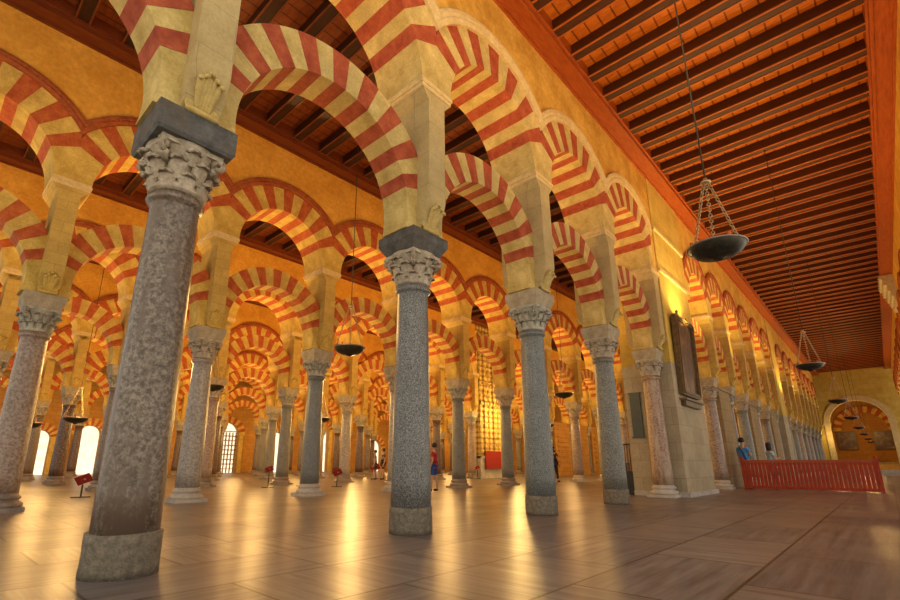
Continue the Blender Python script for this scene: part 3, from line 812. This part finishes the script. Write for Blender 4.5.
# orange infill walls of the third arcade behind
for i in range(5):
    y0 = Y0+(9+i)*S+.36; y1 = y0+S-.72
    b = MB(); b.box((-17.9, y0, 0), (-17.5, y1, 3.7)); b.box((-17.95, y0, 3.7), (-17.45, y1, 3.84))
    for z in (1.0, 1.35, 1.7, 2.05, 2.4, 2.75): b.box((-17.5, y0+.4, z), (-17.42, y0+1.9, z+.12))
    tag(b.obj('infill_wall', BRICKO), 'orange stone infill wall closing a far bay of the third arcade, %s from the left' % ORD[i], 'wall', 'orange infill walls')

# ------------------------------------------------------------------ red slatted barrier
ax, ay, bx, by = -3.72, 20.2, -.27, 20.42
f = empty('slatted_barrier', (ax, ay, 0), math.atan2(by-ay, bx-ax)); Lf = math.hypot(bx-ax, by-ay)
q = MB(); q.box((0, -.03, .90), (Lf, .05, .97)); q.box((0, -.01, .82), (Lf, .03, .88)); q.obj('top_rail', BORDER, f)
q = MB(); q.box((0, -.03, .03), (Lf, .04, .12)); q.obj('bottom_rail', FENCEW, f)
sl = MB().box((-.045, -.035, .1), (.045, -.005, .90)).mesh('slat', FENCEW)
ns = 32
for k in range(ns): link('slat', sl, f, (.06+(Lf-.12)*k/(ns-1), 0, 0))
for xx in (.0, Lf):
    q = MB(); q.box((xx-.05, -.05, 0), (xx+.05, .05, 1.02)); q.lathe([(0, 0), (.05, .02), (.04, .07), (0, .1)], 12, c=(xx, 0), T=Matrix.Translation((0, 0, 1.0))); q.obj('post', FENCEW, f)
tag(f, 'low red wooden slatted barrier across the right nave', 'barrier')

# bench and iron gate rack by the pilaster
f = empty('wooden_bench', (-5.9, 14.55, 0), math.radians(0))
q = MB(); q.box((-.35, -.22, .42), (.35, .22, .47)); q.obj('seat', BENCHW, f)
q = MB(); q.box((-.35, .18, .47), (.35, .22, .85)); q.obj('backrest', BENCHW, f)
lg = MB().box((-.03, -.03, 0), (.03, .03, .42)).mesh('leg', BENCHW)
for a in (-.31, .31):
    for c in (-.18, .18): link('leg', lg, f, (a, c, 0))
tag(f, 'small wooden bench behind the fourth front column', 'bench')
f = empty('iron_rack', (-5.36, 14.15, 0))
q = MB(); q.box((-.14, -.04, 0), (.14, .3, .62)); q.obj('box', IRON, f)
q = MB()
for k in range(5): q.box((-.14+k*.07-.008, -.02, .62), (-.14+k*.07+.008, 0, 1.36))
q.box((-.155, -.03, 1.34), (.155, .01, 1.38)); q.obj('grille', IRON, f)
tag(f, 'dark iron barred rack standing against the pale pilaster', 'rack')

# red information stands
def red_stand(x, y, h, rz, label, sc=1.0, tilt=.5):
    sc *= .5
    f = empty('information_stand', (x, y, 0), rz)
    q = MB(); q.box((-.02, -.2, 0), (.02, .2, .025)); q.box((-.14, -.02, 0), (.14, .02, .024)); q.obj('foot', IRON, f)
    q = MB(); q.tube([(0, 0, .02), (0, 0, h-.12)], .018, 8); q.obj('pole', IRON, f)
    T = Matrix.Translation((0, 0, h)) @ Matrix.Rotation(tilt, 4, 'Y') @ Matrix.Rotation(.45, 4, 'X') @ Matrix.Scale(sc, 4)
    q = MB(); q.box((-.02, -.3, -.2), (.02, .3, .2), 0, T); q.box((-.03, -.33, -.23), (-.005, .33, .23), 0, T)
    q.obj('panel', RCL, f)
    q = MB(); q.lathe([(0, 0), (.05, .0), (.05, .008), (0, .008)], 12, T=T @ Matrix.Translation((.02, .06, 0)) @ Matrix.Rotation(PI/2, 4, 'Y')); q.obj('badge', PALE, f)
    tag(f, label, 'stand', 'red information stands')
red_stand(-14.3, 3.15, .42, -.3, 'red tilted panel on a thin stand left of the foreground column', 1.0)
red_stand(-15.6, 8.8, .62, -.5, 'red panel on a stand left of the third column of the third arcade', .8)
red_stand(-16.0, 10.4, .72, -.6, 'small red panel on a stand left of the blue-grey second-arcade column', .6)
red_stand(-14.6, 10.95, .50, -.7, 'red panel on a stand right of the blue-grey second-arcade column', 1.0)
red_stand(-21.5, 18.8, .60, -.6, 'wide red panel behind the two blurred visitors', 1.5)
red_stand(-17.0, 22.5, .62, -.6, 'small red panel on a stand left of the gilded screen', .8)

# ------------------------------------------------------------------ people
def skin_obj(name, verts, edges, radii, mat, parent, root=0, sub=2):
    me = bpy.data.meshes.new(name); me.from_pydata(verts, edges, []); me.materials.append(mat)
    o = link(name, me, parent)
    md = o.modifiers.new('skin', 'SKIN'); md.use_smooth_shade = True
    sv = me.skin_vertices[0].data
    for i, r in enumerate(radii):
        sv[i].radius = r if isinstance(r, tuple) else (r, r); sv[i].use_root = (i == root)
    s_ = o.modifiers.new('subdivision', 'SUBSURF'); s_.levels = sub; s_.render_levels = sub
    return o
def person(x, y, rz, H, label, shirt, trousers, short=False, arm_fold=False, stride=.08, skirt=False, hair_long=False, bag=None):
    s = H/1.75
    f = empty('person', (x, y, 0), rz); f.scale = (s, s, s)        # facing local -Y
    st = stride
    V = {'pel': (0, 0, .95), 'bel': (0, .0, 1.08), 'che': (0, .01, 1.28), 'nk': (0, .01, 1.46), 'nk2': (0, -.005, 1.53), 'hd': (0, -.02, 1.62), 'hd2': (0, -.015, 1.70)}
    for sg, nme in ((1, 'l'), (-1, 'r')):
        V['hip'+nme] = (.09*sg, 0, .90); V['kn'+nme] = (.10*sg, -st*sg*.6, .49); V['an'+nme] = (.10*sg, -st*sg+.02, .09)
        V['to'+nme] = (.11*sg, -st*sg-.13, .035)
        V['sh'+nme] = (.17*sg, .01, 1.41)
        if arm_fold: V['el'+nme] = (.24*sg, -.02, 1.14); V['wr'+nme] = (.12*sg, -.22, 1.18)
        else: V['el'+nme] = (.23*sg, .03, 1.13); V['wr'+nme] = (.24*sg, -.05, .89)
        d = (Vector(V['wr'+nme])-Vector(V['el'+nme])).normalized(); w = Vector(V['wr'+nme])
        V['pa'+nme] = tuple(w+d*.07)
        side = Vector((0, 1, 0)) if not arm_fold else Vector((0, 0, 1))
        for k, (o_, L) in enumerate(((-.03, .075), (-.01, .088), (.01, .082), (.03, .065))):
            V['f%d%s' % (k, nme)] = tuple(w+d*.09+side*o_); V['g%d%s' % (k, nme)] = tuple(w+d*(.09+L)+side*o_*1.2)
        V['th'+nme] = tuple(w+d*.03-side*.045+Vector((-.015*sg, 0, 0)))
        V['ti'+nme] = tuple(w+d*.08-side*.06+Vector((-.03*sg, 0, 0)))
    R = {'pel': .12, 'bel': (.12, .10), 'che': (.14, .10), 'nk': .06, 'nk2': .052, 'hd': (.078, .092), 'hd2': (.072, .088)}
    for q in 'lr':
        R.update({'hip'+q: .085, 'kn'+q: .055, 'an'+q: .037, 'to'+q: .032, 'sh'+q: .055, 'el'+q: .038, 'wr'+q: .026, 'pa'+q: (.034, .018), 'th'+q: .011, 'ti'+q: .009})
        for k in range(4): R['f%d%s' % (k, q)] = .0095; R['g%d%s' % (k, q)] = .008
    E = [('pel', 'bel'), ('bel', 'che'), ('che', 'nk'), ('nk', 'nk2'), ('nk2', 'hd'), ('hd', 'hd2')]
    for q in 'lr':
        E += [('pel', 'hip'+q), ('hip'+q, 'kn'+q), ('kn'+q, 'an'+q), ('an'+q, 'to'+q), ('che', 'sh'+q), ('sh'+q, 'el'+q), ('el'+q, 'wr'+q), ('wr'+q, 'pa'+q), ('wr'+q, 'th'+q), ('th'+q, 'ti'+q)]
        for k in range(4): E += [('pa'+q, 'f%d%s' % (k, q)), ('f%d%s' % (k, q), 'g%d%s' % (k, q))]
    ks = list(V); idx = {k: i for i, k in enumerate(ks)}
    body = skin_obj('body', [V[k] for k in ks], [(idx[a], idx[b]) for a, b in E], [R[k] for k in ks], SKIN, f, 0)
    def sub(name, keys, edges, grow, mat, extra=None, rad=None):
        vv = {k: V[k] for k in keys}
        if extra: vv.update(extra)
        kk = list(vv); ii = {k: i for i, k in enumerate(kk)}
        rr = []
        for k in kk:
            if rad and k in rad: rr.append(rad[k]); continue
            r = R[k]; r = r if isinstance(r, tuple) else (r, r); rr.append((r[0]+grow, r[1]+grow))
        return skin_obj(name, [vv[k] for k in kk], [(ii[a], ii[b]) for a, b in edges], rr, mat, f, 0)
    mid = lambda a, b, t: tuple(Vector(V[a]).lerp(Vector(V[b]), t))
    ex = {'sl'+q: mid('sh'+q, 'el'+q, .62) for q in 'lr'}; ex['hem'] = (0, 0, .93); ex['col'] = (0, .01, 1.43)
    sub('shirt', ['pel', 'bel', 'che', 'shl', 'shr'], [('pel', 'bel'), ('hem', 'pel'), ('bel', 'che'), ('che', 'col'), ('che', 'shl'), ('che', 'shr'), ('shl', 'sll'), ('shr', 'slr')], .018, shirt, ex,
        {'sll': .062, 'slr': .062, 'hem': (.145, .125), 'col': (.085, .075), 'pel': (.145, .125)})
    t_end = .8 if short else 1.9
    ex = {}
    for q in 'lr': ex['e'+q] = mid('hip'+q, 'kn'+q, .85) if short else mid('kn'+q, 'an'+q, .9)
    if short: ed = [('pel', 'hipl'), ('pel', 'hipr'), ('hipl', 'el_'), ('hipr', 'er_')]
    ex = {'el_': ex['el'], 'er_': ex['er']}
    if short: sub('trousers', ['pel', 'hipl', 'hipr'], ed, .016, trousers, ex, {'el_': .088, 'er_': .088})
    else: sub('trousers', ['pel', 'hipl', 'hipr', 'knl', 'knr'], [('pel', 'hipl'), ('pel', 'hipr'), ('hipl', 'knl'), ('knl', 'el_'), ('hipr', 'knr'), ('knr', 'er_')], .016, trousers, ex, {'el_': .06, 'er_': .06})
    # shoes
    for q in 'lr':
        a, b_ = V['an'+q], V['to'+q]
        skin_obj('shoe', [(a[0], a[1]+.03, .045), (a[0], a[1]-.05, .045), (b_[0], b_[1]-.02, .035)], [(0, 1), (1, 2)], [.044, .05, .038], HAIRM, f, 0, 1)
    # hair, eyes, nose, ears
    m = MB(); n = 14
    prof = [(0, 1.80), (.05, 1.793), (.085, 1.765), (.1, 1.72), (.102, 1.67)]
    m.lathe(prof+([(.1, 1.58), (.09, 1.5), (.06, 1.47)] if hair_long else [(.085, 1.62)]), 18, c=(0, .018)); m.obj('hair', HAIRM, f)
    m = MB()
    for sx in (-.032, .032): m.lathe([(0, -.01), (.01, 0), (0, .01)], 8, c=(sx, -.108), T=Matrix.Translation((0, 0, 1.655)))
    m.obj('eye', HAIRM, f)
    m = MB(); m.add([(-.012, -.1, 1.61), (.012, -.1, 1.61), (0, -.135, 1.615), (0, -.1, 1.66)], [(0, 1, 2), (0, 2, 3), (1, 3, 2), (0, 3, 1)]); m.box((-.024, -.112, 1.578), (.024, -.1, 1.586)); m.obj('face_feature', SKIN, f)
    if bag:
        m = MB(); m.tube([(-.16, .13, 1.0), (-.1, .14, 1.2), (.06, .1, 1.45), (.1, .0, 1.49), (.04, -.13, 1.35), (-.12, -.13, 1.05)], .018, 8); m.obj('bag_strap', bag, f)
    tag(f, label, 'person', None)
    return f
person(-3.74, 20.75, 2.7, 1.72, 'adult in a bright blue T-shirt with a dark shoulder strap beside the red barrier', cloth('bright_blue_shirt', (.10, .38, .85)), cloth('pale_trousers', (.42, .36, .33)), bag=HAIRM, arm_fold=True)
person(-3.0, 21.1, 2.2, 1.54, 'smaller visitor in a pale blue top behind the red barrier', cloth('pale_blue_shirt', (.42, .66, .80)), cloth('grey_trousers', (.2, .2, .22)), hair_long=True, arm_fold=True)
person(-10.38, 11.5, -1.2, 1.42, 'young visitor in a red shirt and blue shorts right of the speckled column', cloth('crimson_shirt', (.42, .02, .03)), cloth('blue_shorts', (.03, .10, .36)), short=True)
person(-20.0, 17.45, -.8, 1.5, 'blurred visitor in a grey shirt, left of the pair behind the speckled column', cloth('grey_shirt', (.2, .2, .25)), cloth('brown_shorts', (.12, .07, .06)), short=True)
person(-19.9, 17.95, -.4, 1.6, 'blurred visitor in a dark blue-grey shirt, right of the pair behind the speckled column', cloth('slate_shirt', (.09, .10, .16)), cloth('maroon_shorts', (.12, .05, .06)), short=True)
person(-11.7, 21.6, 1.2, 1.62, 'visitor in dark clothes standing right of the third front column', cloth('black_shirt', (.03, .02, .02)), cloth('black_trousers', (.03, .02, .02)), hair_long=True)

# ------------------------------------------------------------------ light
w = bpy.data.worlds.new('world'); SC.world = w; w.use_nodes = True
bg = w.node_tree.nodes['Background']; bg.inputs[0].default_value = (1.0, .93, .80, 1); bg.inputs[1].default_value = .95
WARM = (1.0, .58, .18); WARM2 = (1.0, .54, .16)
def spot(x, y, z, p, col=WARM, size=2.6, rx=PI, r=.12, ry=0):
    l = bpy.data.lights.new('uplight', 'SPOT'); l.energy = p; l.color = col; l.spot_size = size; l.spot_blend = 1; l.shadow_soft_size = r
    o = bpy.data.objects.new('uplight', l); C.objects.link(o); o.location = (x, y, z); o.rotation_euler = (rx, ry, 0); return o
def point(x, y, z, p, col=WARM, r=.3):
    l = bpy.data.lights.new('added_light', 'POINT'); l.energy = p; l.color = col; l.shadow_soft_size = r  # warm light added without a fixture of its own
    o = bpy.data.objects.new('added_light', l); C.objects.link(o); o.location = (x, y, z); return o
sl_ = bpy.data.lights.new('sun', 'SUN'); sl_.energy = 9; sl_.angle = .01; sl_.color = (1, .93, .8)
so = bpy.data.objects.new('sun', sl_); C.objects.link(so); so.rotation_euler = (math.radians(-28), math.radians(32), 0)
# right nave
for yy in (4.0, 7.5, 12.5, 17, 21.5, 28, 34, 43, 49, 54): spot(-.9, yy, 4.0, 420, WARM)  # uplights added between the hanging lamps, no fixtures there
for yy, p in ((15.2, 420), (18.4, 260), (23.0, 260), (29, 260), (35.0, 260), (42, 260)): spot(-3.3, yy, 4.6, p, (1, .68, .20), 2.2)
point(-15.9, 24.5, 3.6, 260, (1, .7, .22)); point(-3.3, 58.8, 3.4, 60, (1, .7, .25))  # first added to brighten the carved screen, second for the glow beside the arch
# side naves: warm fill lights added mid-nave, without fixtures
for k in range(5):
    xm = (XS[k]+XS[k+1])/2+.8
    for j_, yy in enumerate((1.2, 7.8, 13.0, 18.2, 24.4, 30.6, 36.0)):
        spot(xm, yy, 3.4, 560 if k else 400, WARM if k else WARM2, 2.8)
        point(xm, yy+3.1, 3.3, 190 if k else 75, WARM)
for yy in (3, 10, 17, 24, 31, 38, 45): point(-40.8, yy, 3.5, 170, WARM)
point(-1.4, 66, 5, 420, WARM)
SC.view_settings.view_transform = 'Standard'; SC.view_settings.look = 'None'; SC.view_settings.gamma = 1
SC.view_settings.use_curve_mapping = False; SC.view_settings.exposure = 0.34
